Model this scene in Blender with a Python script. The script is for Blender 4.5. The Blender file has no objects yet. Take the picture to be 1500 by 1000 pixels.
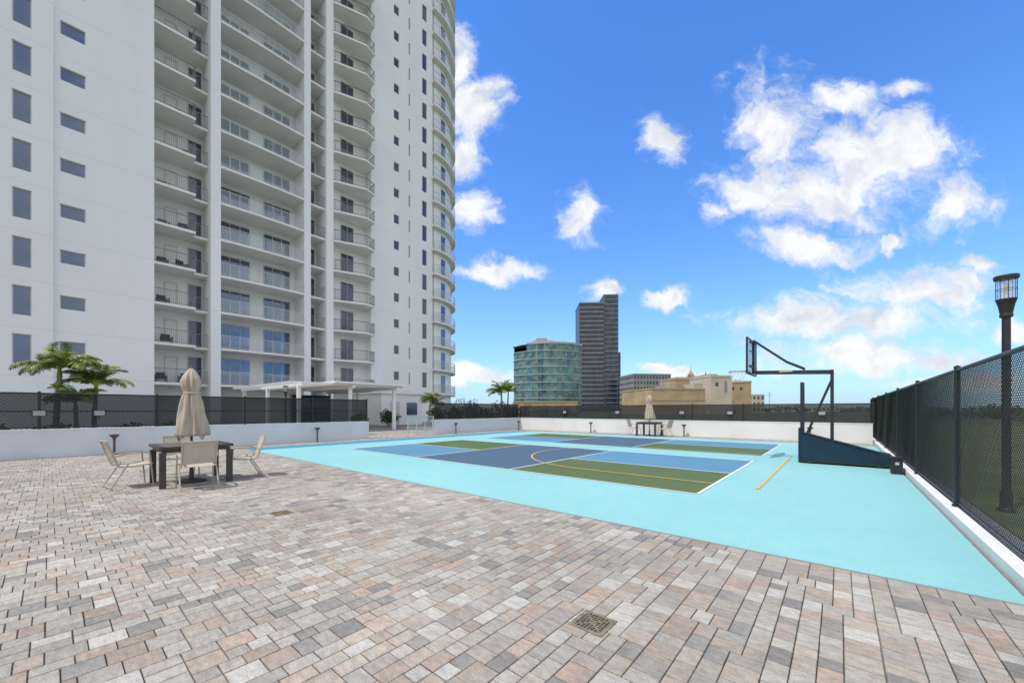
import bpy, math, random
from mathutils import Vector, Matrix
random.seed(7)
TH=math.radians(40.1); F=570.0; H=1.4; HOR=600.0
CT,ST=math.cos(TH),math.sin(TH)
sc=bpy.context.scene
col=sc.collection
def W(X,D): return (X*CT-D*ST, X*ST+D*CT)

# ---------------- materials
def newmat(name):
    m=bpy.data.materials.new(name); m.use_nodes=True
    nt=m.node_tree; b=nt.nodes["Principled BSDF"]; return m,nt,b
def mat(name,c,rough=.6,var=.12,scale=3.0,metal=0,spec=.5,bump=0,alpha=1,detail=5,dark=None):
    m,nt,b=newmat(name)
    b.inputs["Roughness"].default_value=rough; b.inputs["Metallic"].default_value=metal
    b.inputs["Specular IOR Level"].default_value=spec
    tc=nt.nodes.new("ShaderNodeTexCoord"); n=nt.nodes.new("ShaderNodeTexNoise")
    n.inputs["Scale"].default_value=scale; n.inputs["Detail"].default_value=detail; n.inputs["Roughness"].default_value=.6
    nt.links.new(tc.outputs["Object"],n.inputs["Vector"])
    r=nt.nodes.new("ShaderNodeValToRGB")
    lo=[max(0,x*(1-var)) for x in c] if dark is None else dark
    hi=[min(1,x*(1+var)) for x in c]
    r.color_ramp.elements[0].position=.3; r.color_ramp.elements[1].position=.7
    r.color_ramp.elements[0].color=(*lo,1); r.color_ramp.elements[1].color=(*hi,1)
    nt.links.new(n.outputs["Fac"],r.inputs["Fac"]); nt.links.new(r.outputs["Color"],b.inputs["Base Color"])
    if bump:
        bp=nt.nodes.new("ShaderNodeBump"); bp.inputs["Strength"].default_value=bump; bp.inputs["Distance"].default_value=.02
        n2=nt.nodes.new("ShaderNodeTexNoise"); n2.inputs["Scale"].default_value=scale*12; n2.inputs["Detail"].default_value=4
        nt.links.new(tc.outputs["Object"],n2.inputs["Vector"])
        nt.links.new(n2.outputs["Fac"],bp.inputs["Height"]); nt.links.new(bp.outputs["Normal"],b.inputs["Normal"])
    if alpha<1: b.inputs["Alpha"].default_value=alpha
    return m
def court_mat(name,c):
    m,nt,b=newmat(name); b.inputs["Roughness"].default_value=.7; b.inputs["Specular IOR Level"].default_value=.25
    tc=nt.nodes.new("ShaderNodeTexCoord")
    def nz(s,d):
        n=nt.nodes.new("ShaderNodeTexNoise"); n.inputs["Scale"].default_value=s; n.inputs["Detail"].default_value=d; nt.links.new(tc.outputs["Object"],n.inputs["Vector"]); return n.outputs["Fac"]
    def rg(x,a,b_,lo,hi):
        r=nt.nodes.new("ShaderNodeMapRange"); nt.links.new(x,r.inputs[0]); r.inputs[1].default_value=a;r.inputs[2].default_value=b_;r.inputs[3].default_value=lo;r.inputs[4].default_value=hi; return r.outputs[0]
    def mul(x,y):
        q=nt.nodes.new("ShaderNodeMath");q.operation='MULTIPLY';nt.links.new(x,q.inputs[0]);nt.links.new(y,q.inputs[1]);return q.outputs[0]
    k=mul(mul(rg(nz(.35,4),.3,.7,.94,1.03),rg(nz(4,7),.35,.7,.97,1.02)),rg(nz(90,3),.35,.7,.92,1.05))
    v=nt.nodes.new("ShaderNodeVectorMath"); v.operation='SCALE'; v.inputs[0].default_value=c; nt.links.new(k,v.inputs["Scale"])
    nt.links.new(v.outputs[0],b.inputs["Base Color"])
    bp=nt.nodes.new("ShaderNodeBump"); bp.inputs["Strength"].default_value=.3; bp.inputs["Distance"].default_value=.004
    nt.links.new(nz(140,3),bp.inputs["Height"]); nt.links.new(bp.outputs["Normal"],b.inputs["Normal"])
    return m
def facade_mat(name,c,step=3.0,off=.5):
    m,nt,b=newmat(name); b.inputs["Roughness"].default_value=.8; b.inputs["Specular IOR Level"].default_value=.2
    tc=nt.nodes.new("ShaderNodeTexCoord"); n=nt.nodes.new("ShaderNodeTexNoise"); n.inputs["Scale"].default_value=.35; n.inputs["Detail"].default_value=6
    mp=nt.nodes.new("ShaderNodeMapping"); mp.inputs["Scale"].default_value=(1,1,.35)
    nt.links.new(tc.outputs["Object"],mp.inputs["Vector"]); nt.links.new(mp.outputs["Vector"],n.inputs["Vector"])
    r=nt.nodes.new("ShaderNodeValToRGB"); r.color_ramp.elements[0].position=.25; r.color_ramp.elements[1].position=.75
    r.color_ramp.elements[0].color=(*[x*.94 for x in c],1); r.color_ramp.elements[1].color=(*[min(1,x*1.03) for x in c],1)
    nt.links.new(n.outputs["Fac"],r.inputs["Fac"])
    s=nt.nodes.new("ShaderNodeSeparateXYZ"); nt.links.new(tc.outputs["Object"],s.inputs[0])
    def M(op,a,v):
        q=nt.nodes.new("ShaderNodeMath"); q.operation=op; nt.links.new(a,q.inputs[0]); q.inputs[1].default_value=v; return q.outputs[0]
    a=M('ADD',s.outputs["Z"],-off); a=M('DIVIDE',a,step); a=M('FRACT',a,0); a=M('LESS_THAN',a,.010)
    mx=nt.nodes.new("ShaderNodeMix"); mx.data_type='RGBA'
    nt.links.new(a,mx.inputs[0]); nt.links.new(r.outputs["Color"],mx.inputs[6]); mx.inputs[7].default_value=(*[x*.82 for x in c],1)
    nt.links.new(mx.outputs[2],b.inputs["Base Color"])
    return m
M_={}
M_['stucco']=facade_mat("stucco",(.86,.875,.865))
M_['white']=mat("white_paint",(.82,.81,.79),.6,.04,1.5)
M_['wallpaint']=mat("wall_paint",(.72,.72,.71),.75,.08,.8,bump=.15)
M_['wallshade']=mat("wall_paint_shaded",(.60,.635,.67),.75,.07,.8,bump=.15)  # shaded version of the wall paint, shade put in as a darker bluish tone
M_['slab']=mat("balcony_concrete",(.82,.80,.76),.7,.04,1)
M_['glass']=mat("window_glass",(.13,.17,.25),.06,.35,.35,metal=.6)
M_['glassdk']=mat("door_glass",(.09,.115,.16),.08,.4,.5,metal=.5)
M_['frame']=mat("window_frame",(.60,.59,.57),.5,.05,3)
M_['dark']=mat("dark_metal",(.03,.032,.036),.45,.2,5,metal=.3)
M_['black']=mat("black_vinyl",(.014,.017,.019),.4,.2,8)
M_['wire']=mat("vinyl_wire",(.018,.021,.024),.5,.2,8)
M_['rail']=mat("rail_metal",(.52,.52,.51),.45,.1,5,metal=.2)
M_['railmd']=mat("mid_rail",(.20,.205,.21),.45,.1,5,metal=.2)
M_['raildk']=mat("dark_rail",(.13,.13,.135),.45,.1,5,metal=.3)
M_['cyan']=court_mat("court_light_blue",(.265,.545,.56))
M_['cyan2']=court_mat("court_deep_blue",(.05,.28,.44))
M_['slate']=court_mat("court_slate_blue",(.075,.125,.19))
M_['sky_b']=court_mat("court_medium_blue",(.10,.25,.38))
M_['green']=court_mat("court_green",(.095,.14,.048))
M_['lwhite']=mat("line_white",(.78,.78,.75),.7,.1,6)
M_['lyel']=mat("line_yellow",(.62,.42,.09),.7,.15,6)
M_['grout']=mat("grout",(.20,.18,.155),.95,.2,6)
M_['grass']=mat("grass",(.12,.165,.05),.95,.35,.6,bump=.4,detail=10)
M_['land']=mat("distant_land",(.09,.11,.06),.95,.4,.02,detail=10)
M_['leaf']=mat("foliage",(.055,.10,.028),.6,.6,.7,spec=.3)
M_['leafd']=mat("foliage_dark",(.03,.06,.02),.6,.6,.9,spec=.3)
M_['palm']=mat("palm_leaf",(.165,.225,.04),.5,.5,1.5,spec=.4)
M_['bark']=mat("bark",(.26,.22,.16),.9,.3,8,bump=.5)
M_['canvas']=mat("canvas",(.45,.38,.305),.9,.14,6,bump=.3)
M_['sling']=mat("sling_fabric",(.47,.42,.355),.8,.08,20)
M_['chairfr']=mat("chair_frame",(.42,.365,.29),.45,.08,6)
M_['table']=mat("table_dark",(.05,.043,.038),.5,.2,9)
M_['tabletop']=mat("table_top",(.14,.12,.105),.45,.2,14)
M_['brass']=mat("brass",(.29,.23,.14),.5,.4,25,metal=.4)
M_['navy']=mat("navy_paint",(.010,.030,.055),.5,.15,3,spec=.3)
M_['orange']=mat("rim_orange",(.6,.12,.04),.4,.1,5)
M_['net']=mat("net_white",(.75,.75,.75),.9,.05,5)
M_['yel']=mat("yellow_label",(.65,.45,.05),.5,.05,5)
M_['tan']=mat("tan_stucco",(.44,.33,.19),.85,.22,.25)
M_['beige']=mat("beige_stucco",(.47,.40,.31),.85,.18,.25)
M_['cream']=mat("cream_stucco",(.53,.46,.36),.85,.16,.25)
M_['grey']=mat("grey_concrete",(.33,.33,.33),.8,.1,.3)
M_['mgrey']=mat("mid_grey_facade",(.25,.25,.25),.8,.15,.3)
M_['lgrey']=mat("light_grey_band",(.38,.41,.43),.7,.1,.3)
M_['dkbld']=mat("dark_cladding",(.085,.095,.115),.5,.15,.3)
M_['dkglass']=mat("dark_glass",(.05,.065,.09),.15,.5,.3,metal=.4)
M_['teal']=mat("teal_glass",(.11,.21,.20),.12,.75,.55,metal=.4,detail=9)
M_['lampglass']=mat("lamp_glass",(.75,.66,.50),.2,.1,8,alpha=.3)
M_['brown']=mat("brown_metal",(.10,.065,.05),.5,.2,8)
M_['screen']=mat("windscreen",(.016,.018,.020),.9,.15,4,alpha=.82)
M_['railglass']=mat("railing_glass",(.50,.58,.58),.08,.05,1,alpha=.28)
M_['board']=mat("board_glass",(.6,.65,.68),.08,.05,1,alpha=.4)
M_['warm']=mat("terracotta",(.45,.25,.15),.8,.1,1)

def paver_mat():
    m,nt,b=newmat("pavers"); b.inputs["Roughness"].default_value=.85; b.inputs["Specular IOR Level"].default_value=.25
    at=nt.nodes.new("ShaderNodeAttribute"); at.attribute_name="Col"
    tc=nt.nodes.new("ShaderNodeTexCoord")
    n=nt.nodes.new("ShaderNodeTexNoise"); n.inputs["Scale"].default_value=13; n.inputs["Detail"].default_value=8; n.inputs["Roughness"].default_value=.7
    mp=nt.nodes.new("ShaderNodeMapping"); mp.inputs["Scale"].default_value=(1,2.0,1); nt.links.new(tc.outputs["Object"],mp.inputs["Vector"])
    n2=nt.nodes.new("ShaderNodeTexNoise"); n2.inputs["Scale"].default_value=130; n2.inputs["Detail"].default_value=3
    n3=nt.nodes.new("ShaderNodeTexNoise"); n3.inputs["Scale"].default_value=.45; n3.inputs["Detail"].default_value=7
    nt.links.new(mp.outputs[0],n.inputs["Vector"])
    for q in (n2,n3): nt.links.new(tc.outputs["Object"],q.inputs["Vector"])
    def rmp(src,a,b_,lo,hi):
        r=nt.nodes.new("ShaderNodeMapRange"); nt.links.new(src,r.inputs[0])
        r.inputs[1].default_value=a;r.inputs[2].default_value=b_;r.inputs[3].default_value=lo;r.inputs[4].default_value=hi; return r.outputs[0]
    a=rmp(n.outputs["Fac"],.3,.7,.68,1.2); c=rmp(n2.outputs["Fac"],.3,.7,.76,1.17); d=rmp(n3.outputs["Fac"],.3,.7,.82,1.06)
    def mul(x,y):
        q=nt.nodes.new("ShaderNodeMath");q.operation='MULTIPLY';nt.links.new(x,q.inputs[0]);nt.links.new(y,q.inputs[1]);return q.outputs[0]
    k=mul(mul(a,c),d)
    v=nt.nodes.new("ShaderNodeVectorMath"); v.operation='SCALE'
    nt.links.new(at.outputs["Color"],v.inputs[0]); nt.links.new(k,v.inputs["Scale"])
    nt.links.new(v.outputs[0],b.inputs["Base Color"])
    bp=nt.nodes.new("ShaderNodeBump"); bp.inputs["Strength"].default_value=.5; bp.inputs["Distance"].default_value=.004
    nt.links.new(n2.outputs["Fac"],bp.inputs["Height"]); nt.links.new(bp.outputs["Normal"],b.inputs["Normal"])
    return m
M_['paver']=paver_mat()

# ---------------- mesh builder
class MB:
    def __init__(s): s.v=[];s.f=[];s.m=[];s.mats=[]
    def mi(s,k):
        if k not in s.mats: s.mats.append(k)
        return s.mats.index(k)
    def face(s,pts,k):
        b=len(s.v); s.v+= [tuple(p) for p in pts]; s.f.append(tuple(range(b,b+len(pts)))); s.m.append(s.mi(k))
    def box(s,x0,y0,z0,x1,y1,z1,k):
        if x0>x1:x0,x1=x1,x0
        if y0>y1:y0,y1=y1,y0
        if z0>z1:z0,z1=z1,z0
        b=len(s.v)
        s.v+=[(x0,y0,z0),(x1,y0,z0),(x1,y1,z0),(x0,y1,z0),(x0,y0,z1),(x1,y0,z1),(x1,y1,z1),(x0,y1,z1)]
        for q in ((0,3,2,1),(4,5,6,7),(0,1,5,4),(1,2,6,5),(2,3,7,6),(3,0,4,7)):
            s.f.append(tuple(b+i for i in q)); s.m.append(s.mi(k))
    def cyl(s,p0,p1,r0,r1,k,n=10,caps=True):
        p0=Vector(p0);p1=Vector(p1);d=(p1-p0).normalized()
        a=d.orthogonal().normalized(); c=d.cross(a)
        b=len(s.v)
        for p,r in((p0,r0),(p1,r1)):
            for i in range(n):
                t=2*math.pi*i/n; s.v.append(tuple(p+a*math.cos(t)*r+c*math.sin(t)*r))
        for i in range(n):
            j=(i+1)%n; s.f.append((b+i,b+j,b+n+j,b+n+i)); s.m.append(s.mi(k))
        if caps:
            s.f.append(tuple(b+i for i in reversed(range(n)))); s.m.append(s.mi(k))
            s.f.append(tuple(b+n+i for i in range(n))); s.m.append(s.mi(k))
    def beam(s,p0,p1,w,h,k):
        p0=Vector(p0);p1=Vector(p1);d=(p1-p0).normalized()
        up=Vector((0,0,1)) if abs(d.z)<.95 else Vector((1,0,0))
        a=d.cross(up).normalized(); c=a.cross(d)
        b=len(s.v)
        for p in(p0,p1):
            for sa,sc_ in((-1,-1),(1,-1),(1,1),(-1,1)): s.v.append(tuple(p+a*sa*w/2+c*sc_*h/2))
        for q in((3,2,1,0),(4,5,6,7),(0,1,5,4),(1,2,6,5),(2,3,7,6),(3,0,4,7)):
            s.f.append(tuple(b+i for i in q)); s.m.append(s.mi(k))
    def rev(s,prof,k,n=24,c=(0,0),fold=None):
        b=len(s.v)
        for (r,z) in prof:
            for i in range(n):
                t=2*math.pi*i/n; rr=r*(fold(t,z) if fold else 1)
                s.v.append((c[0]+rr*math.cos(t),c[1]+rr*math.sin(t),z))
        for j in range(len(prof)-1):
            for i in range(n):
                i2=(i+1)%n; s.f.append((b+j*n+i,b+j*n+i2,b+(j+1)*n+i2,b+(j+1)*n+i)); s.m.append(s.mi(k))
    def obj(s,name,parent=None,loc=(0,0,0),rotz=0,smooth=False):
        me=bpy.data.meshes.new(name); me.from_pydata(s.v,[],s.f)
        for k in s.mats: me.materials.append(M_[k])
        me.polygons.foreach_set("material_index",s.m)
        if smooth: me.polygons.foreach_set("use_smooth",[True]*len(me.polygons))
        me.update()
        o=bpy.data.objects.new(name,me); col.objects.link(o)
        o.location=loc; o.rotation_euler=(0,0,rotz)
        if parent: o.parent=parent
        return o
def empty(name,loc,rotz=0):
    o=bpy.data.objects.new(name,None); col.objects.link(o); o.location=loc; o.rotation_euler=(0,0,rotz); o.empty_display_size=.3; return o
def top(o,label,cat,group=None,kind=None):
    o["label"]=label; o["category"]=cat
    if group:o["group"]=group
    if kind:o["kind"]=kind
    return o
def struct(o,label,cat):
    o["kind"]="structure"; o["label"]=label; o["category"]=cat; return o
def dup(o,loc,rotz=None):
    c=o.copy(); col.objects.link(c); c.location=loc
    if rotz is not None: c.rotation_euler=(0,0,rotz)
    def rec(a,b):
        for ch in list(a.children):
            if ch is b: continue
            d=ch.copy(); col.objects.link(d); d.parent=b; rec(ch,d)
    rec(o,c); return c

# ---------------- ground
b=MB(); b.face([(-2500,-1500,-.06),(2500,-1500,-.06),(2500,3500,-.06),(-2500,3500,-.06)],'land')
struct(b.obj("ground"),"flat distant land reaching the horizon","ground")
b=MB(); b.face([(1.42,-15,-.03),(60,-15,-.03),(60,60,-.03),(1.42,60,-.03)],'grass')
struct(b.obj("grass_field"),"green lawn beyond the chain link fence","grass")
b=MB(); b.face([(-60,-15,-.02),(1.42,-15,-.02),(1.42,22.2,-.02),(-60,22.2,-.02)],'grout')
struct(b.obj("deck_base"),"grout bed under the pavers","ground")

PAL=[(.375,.34,.295),(.42,.39,.345),(.47,.45,.41),(.34,.315,.285),(.27,.26,.245),(.40,.335,.28),(.42,.33,.27),(.36,.295,.245),(.50,.48,.445),(.235,.225,.215),(.39,.37,.335),(.43,.375,.315)]
WT=[12,13,9,10,7,7,5,4,5,3,13,9]
def pavers(regions,name,label,u=.056):
    V=[];Fc=[];C=[]
    for (x0,y0,x1,y1) in regions:
        nx=int(round((x1-x0)/u)); ny=int(round((y1-y0)/u)); uy=(y1-y0)/ny; ux=(x1-x0)/nx
        occ=[[False]*nx for _ in range(ny)]
        for j in range(ny):
            i=0
            while i<nx:
                if occ[j][i]: i+=1; continue
                r=0
                while i+r<nx and not occ[j][i+r]: r+=1
                ch=[w for w in (2,3,3) if w<=r and r-w!=1]
                w=random.choice(ch) if ch else r
                h=random.choice((2,3)) if w==3 else random.choice((2,3,3))
                h=min(h,ny-j)
                if ny-j-h==1: h+=1
                h=min(h,ny-j)
                for a in range(h):
                    for c in range(w): occ[j+a][i+c]=True
                g=.0010+random.random()*.0012; e=.0038
                X0=x0+i*ux+g;X1=x0+(i+w)*ux-g;Y0=y0+j*uy+g;Y1=y0+(j+h)*uy-g
                z=random.uniform(-.0010,.0010); tx=random.uniform(-.0007,.0007)
                bb=len(V)
                jt=[random.uniform(-.0014,.0014) for _ in range(8)]
                V+=[(X0,Y0,z-.005),(X1,Y0,z-.005),(X1,Y1,z-.005),(X0,Y1,z-.005),
                    (X0+e+jt[0],Y0+e+jt[1],z+tx),(X1-e+jt[2],Y0+e+jt[3],z-tx),(X1-e+jt[4],Y1-e+jt[5],z-tx),(X0+e+jt[6],Y1-e+jt[7],z+tx)]
                for q in((4,5,6,7),(0,1,5,4),(1,2,6,5),(2,3,7,6),(3,0,4,7)): Fc.append(tuple(bb+t for t in q))
                p=random.choices(PAL,WT)[0]; k=random.uniform(.92,1.08)
                cc=(p[0]*k,p[1]*k,p[2]*k)
                p2=random.choices(PAL,WT)[0]; t=random.uniform(0,.5)
                c2=tuple(cc[n]*(1-t)+p2[n]*t for n in range(3))
                for vi in range(4): C.append((*[q*.6 for q in cc],1))
                C+= [(*cc,1),(*c2,1),(*c2,1),(*cc,1)]
                i+=w
    me=bpy.data.meshes.new(name); me.from_pydata(V,[],Fc)
    ca=me.color_attributes.new("Col",'FLOAT_COLOR','POINT')
    ca.data.foreach_set("color",[x for c in C for x in c])
    me.materials.append(M_['paver']); me.update()
    o=bpy.data.objects.new(name,me); col.objects.link(o)
    struct(o,label,"pavement"); return o
pavers([(-17.7,-3.2,1.42,4.5),(-17.7,4.5,-16.4,20.2),(-17.7,20.2,1.02,21.9),(-30,9.6,-17.7,16.5)],"paved_terrace","mixed beige, grey and tan concrete pavers")

# court sheets
def sheet(name,x0,y0,x1,y1,z,k,label):
    b=MB(); b.face([(x0,y0,z),(x1,y0,z),(x1,y1,z),(x0,y1,z)],k)
    return struct(b.obj(name),label,"court")
b=MB(); b.box(-15.35,4.5,-.012,1.05,20.2,.006,'cyan')
struct(b.obj("court_surface"),"light turquoise acrylic sports court surface","court")
b=MB(); b.box(-16.4,4.5,-.012,-15.35,20.2,.004,'cyan2'); struct(b.obj("court_border"),"deeper blue border strip of the sports court","court")
b=MB(); b.box(-16.4,4.475,-.012,1.05,4.497,.003,'mgrey'); struct(b.obj("edging_strip"),"thin grey edging between court and pavers","edging")
def pickle(y0,y1,nm):
    xs=[-13.4,-9.55,-5.9,-1.8]; ym=(y0+y1)/2; z=.010
    sheet("court_zone",xs[0],y0,xs[1],ym,z,'sky_b',"medium blue painted service box")
    sheet("court_zone",xs[0],ym,xs[1],y1,z,'green',"green painted service box")
    sheet("court_zone",xs[1],y0,xs[2],y1,z,'slate',"slate blue painted middle zone")
    sheet("court_zone",xs[2],y0,xs[3],ym,z,'green',"green painted service box beside turquoise border")
    sheet("court_zone",xs[2],ym,xs[3],y1,z,'sky_b',"medium blue painted service box")
    b=MB(); z=.014; w=.022
    def ln(a0,b0,a1,b1): b.face([(a0,b0,z),(a1,b0,z),(a1,b1,z),(a0,b1,z)],'lwhite')
    ln(xs[0],y0-w,xs[3],y0+w); ln(xs[0],y1-w,xs[3],y1+w)
    for x in (xs[0],xs[1],xs[2],xs[3]): ln(x-w,y0+w,x+w,y1-w)
    ln(xs[0]+w,ym-w,xs[1]-w,ym+w); ln(xs[2]+w,ym-w,xs[3]-w,ym+w)
    struct(b.obj("court_lines"),"white painted court lines","court marking")
pickle(6.9,12.3,"a"); pickle(13.9,18.8,"b")
b=MB(); z=.018; w=.025
def ring(cx,cy,r,a0,a1,n):
    for i in range(n):
        t0=a0+(a1-a0)*i/n;t1=a0+(a1-a0)*(i+1)/n
        b.face([(cx+(r-w)*math.cos(t0),cy+(r-w)*math.sin(t0),z),(cx+(r+w)*math.cos(t0),cy+(r+w)*math.sin(t0),z),
                (cx+(r+w)*math.cos(t1),cy+(r+w)*math.sin(t1),z),(cx+(r-w)*math.cos(t1),cy+(r-w)*math.sin(t1),z)],'lyel')
ring(-4.6,11.1,3.05,math.pi/2,math.pi*1.5,60)
for yy in (8.05,14.15): b.face([(-4.6,yy-w,z),(-1.83,yy-w,z),(-1.83,yy+w,z),(-4.6,yy+w,z)],'lyel')
b.face([(-1.13,8.0,z),(-1.08,8.0,z),(-1.08,14.2,z),(-1.13,14.2,z)],'lyel')
struct(b.obj("basketball_lines"),"yellow painted basketball arc and baseline","court marking")
b=MB(); b.box(1.08,-8,-.03,1.38,27.1,.11,'wallpaint'); top(b.obj("concrete_curb"),"white painted concrete curb below chain link fence","curb")

# ---------------- walls
def wall(name,x0,y0,x1,y1,h,label,k='wallpaint'):
    b=MB(); b.box(x0,y0,-.03,x1,y1,h,k); b.box(x0-.012,y0-.012,h,x1+.012,y1+.012,h+.035,'wallpaint')
    return top(b.obj(name),label,"wall")
wall("low_wall",-17.95,-14,-17.7,10.1,.80,"low pale painted wall along the paved terrace",'wallshade')
wall("low_wall",-17.95,14.2,-17.7,21.9,.80,"low white painted wall section beside the court opening",'wallshade')
wall("low_wall",-17.95,21.92,1.05,22.15,.80,"long low white wall behind the sports court")

# ---------------- fences
def clip_diag(p,q,lo,hi):
    (t0,z0),(t1,z1)=p,q
    if t0>t1: t0,z0,t1,z1=t1,z1,t0,z0
    if t1<=lo or t0>=hi: return None
    def at(t): return z0+(z1-z0)*(t-t0)/(t1-t0)
    a=max(t0,lo);c=min(t1,hi)
    return (a,at(a)),(c,at(c))
def fence(axis,fixed,t0,t1,z0,z1,posts,screen,label,s=.075,r=.0036,railmid=False):
    loc=(fixed,t0,z0) if axis=='y' else (t0,fixed,z0)
    e=empty("chain_link_fence",loc); top(e,label,"fence")
    L=t1-t0;Hh=z1-z0
    def P(t,z,o=0): return (o,t,z) if axis=='y' else (t,o,z)
    b=MB()
    n=int((L+Hh)/s)
    for i in range(n):
        st=-Hh+i*s
        for seg,off in ((((st,0),(st+Hh,Hh)),.003),(((st,Hh),(st+Hh,0)),-.003)):
            c=clip_diag(*seg,0,L)
            if c and abs(c[0][0]-c[1][0])>.01: b.cyl(P(*c[0],off),P(*c[1],off),r,r,'wire',3,False)
    b.obj("chain_link_mesh",e)
    for t in posts:
        b=MB(); b.cyl(P(t-t0,-.0),P(t-t0,Hh+.03),.03,.03,'black',12); b.rev([(.035,Hh+.03),(.032,Hh+.05),(0.001,Hh+.065)],'black',12,(P(t-t0,0)[0],P(t-t0,0)[1]))
        b.rev([(.05,0.0),(.05,.03),(.033,.035)],'black',12,(P(t-t0,0)[0],P(t-t0,0)[1]))
        b.obj("post",e,smooth=False)
    b=MB(); b.cyl(P(0,Hh),P(L,Hh),.022,.022,'black',8); b.obj("top_rail",e)
    b=MB(); b.cyl(P(0,.06),P(L,.06),.012,.012,'black',6); b.obj("lower_rail",e)
    if railmid:
        b=MB(); b.cyl(P(0,Hh*.5),P(L,Hh*.5),.02,.02,'black',6); b.obj("middle_rail",e)
    if screen:
        b=MB(); o=-.02
        b.face([P(0,.02,o),P(L,.02,o),P(L,Hh-.02,o),P(0,Hh-.02,o)],'screen'); b.obj("windscreen",e)
    return e
fence('y',1.2,-2,27,.11,1.93,[.9]+[.9+3.45*i for i in range(1,8)],False,"black chain link fence on white curb beside the court",s=.044,r=.0029)
fence('y',-17.82,-13,10.1,.835,1.88,[-13+2.56*i for i in range(10)]+[10.05],True,"black chain link fence with dark windscreen on low white wall",s=.1,r=.005,railmid=True)
fence('y',-17.82,14.25,21.9,.835,1.78,[14.3,17,19.5],True,"short black screened fence on low white wall",s=.1,r=.005)
fence('x',22.03,-17.8,1.1,.835,1.66,[-17.8+2.36*i for i in range(9)],True,"long black screened fence on wall behind the court",s=.1,r=.005)
def flood(loc,rz):
    e=empty("fence_floodlight",loc,rz); top(e,"small dark square floodlight fixed on the fence","floodlight","floodlights on the fences")
    b=MB(); b.box(-.14,-.03,-.09,.14,.03,.09,'dark'); b.obj("housing",e)
    b=MB(); b.box(-.115,-.036,-.07,.115,-.031,.07,'grey'); b.obj("lens",e)
    b=MB(); b.box(-.02,.03,-.2,.02,.05,.05,'dark'); b.obj("bracket",e)
    return e
f0=flood((-13.9,21.93,1.25),0)
for x in (-10.2,-6.5,-4.2,-.6): dup(f0,(x,21.93,1.25))
for y in (1.0,-.2): dup(f0,(-17.72,y,1.3),math.radians(90))

def bollard(loc,rz):
    e=empty("path_light",loc,rz); top(e,"short dark metal path light standing on pavers by wall","path light","path lights along the walls")
    b=MB(); b.rev([(.08,0),(.08,.02),(.035,.035),(.03,.4),(.04,.5)],'brown',14); b.obj("post",e)
    b=MB(); b.rev([(.04,.5),(.045,.52),(.11,.59),(.12,.62),(.11,.635),(.001,.64)],'brown',18); b.obj("lamp_head",e)
    return e
b0=bollard((-17.4,1.3,0),0)
for p in [(-17.4,7.5),(-17.4,15.5),(-17.0,20.9),(-11.8,21.6),(-6.3,21.6),(-1.0,21.6)]: dup(b0,(p[0],p[1],0))

# ---------------- patio set
def patio(cx,cy,um=True):
    t=empty("patio_table",(cx,cy,0)); top(t,"square dark slatted patio table on pavers with umbrella hole","table","patio tables")
    b=MB()
    for i in range(9):
        x=-.54+i*.12
        if i==4:
            b.box(x,-.455,.705,x+.112,-.06,.735,'tabletop'); b.box(x,.06,.705,x+.112,.455,.735,'tabletop')
        else: b.box(x,-.455,.705,x+.112,.455,.735,'tabletop')
    b.box(-.55,-.55,.695,.55,-.455,.74,'table'); b.box(-.55,.455,.695,.55,.55,.74,'table')
    b.box(-.552,-.455,.697,-.543,.455,.738,'table');b.box(.543,-.455,.697,.552,.455,.738,'table')
    b.box(-.5,-.5,.63,.5,-.46,.694,'table');b.box(-.5,.46,.63,.5,.5,.694,'table');b.box(-.5,-.459,.63,-.46,.459,.694,'table');b.box(.46,-.459,.63,.5,.459,.694,'table')
    b.obj("tabletop",t)
    for sx in(-1,1):
        for sy in(-1,1):
            b=MB(); b.box(sx*.45,sy*.45,0,sx*.54,sy*.54,.63,'table'); b.obj("leg",t)
    return t
def chair(loc,rz):
    e=empty("patio_chair",loc,rz); top(e,"beige sling patio armchair with tubular frame at table","chair","patio chairs around the tables")
    k='chairfr'; r=.0135
    for s in(-1,1):
        b=MB(); b.cyl((s*.27,.22,.64),(s*.28,.27,0),r,r*.9,k,8); b.obj("leg",e)
        b=MB(); b.cyl((s*.27,-.08,.46),(s*.28,-.33,0),r,r*.9,k,8); b.obj("leg",e)
        b=MB(); pts=[(s*.255,-.27,.60),(s*.28,-.1,.645),(s*.285,.1,.65),(s*.27,.22,.64)]
        for p,q in zip(pts,pts[1:]): b.beam(p,q,.04,.02,k)
        b.obj("armrest",e)
    b=MB()
    for s in(-1,1):
        pts=[(s*.25,.26,.43),(s*.25,.0,.40),(s*.25,-.2,.41),(s*.25,-.27,.60),(s*.25,-.36,.88)]
        for p,q in zip(pts,pts[1:]): b.cyl(p,q,r,r,k,8)
        b.cyl((s*.25,.24,.43),(s*.275,.24,.43),.012,.012,k,6)
        b.cyl((s*.25,-.1,.41),(s*.275,-.1,.44),.012,.012,k,6)
    b.cyl((-.25,-.36,.88),(.25,-.36,.88),r,r,k,8); b.cyl((-.25,.26,.43),(.25,.26,.43),r,r,k,8)
    b.obj("frame",e)
    b=MB(); b.cyl((-.28,-.31,.05),(.28,-.31,.05),.009,.009,k,6); b.obj("stretcher",e)
    def sling(pts,name):
        b=MB()
        for (y0,z0),(y1,z1) in zip(pts,pts[1:]):
            b.face([(-.24,y0,z0),(.24,y0,z0),(.24,y1,z1),(-.24,y1,z1)],'sling')
        b.obj(name,e)
    sling([(.26,.435),(.12,.415),(0,.405),(-.12,.40),(-.19,.41)],"seat")
    sling([(-.225,.47),(-.24,.52),(-.272,.61),(-.31,.74),(-.355,.88)],"backrest")
    return e
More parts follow.
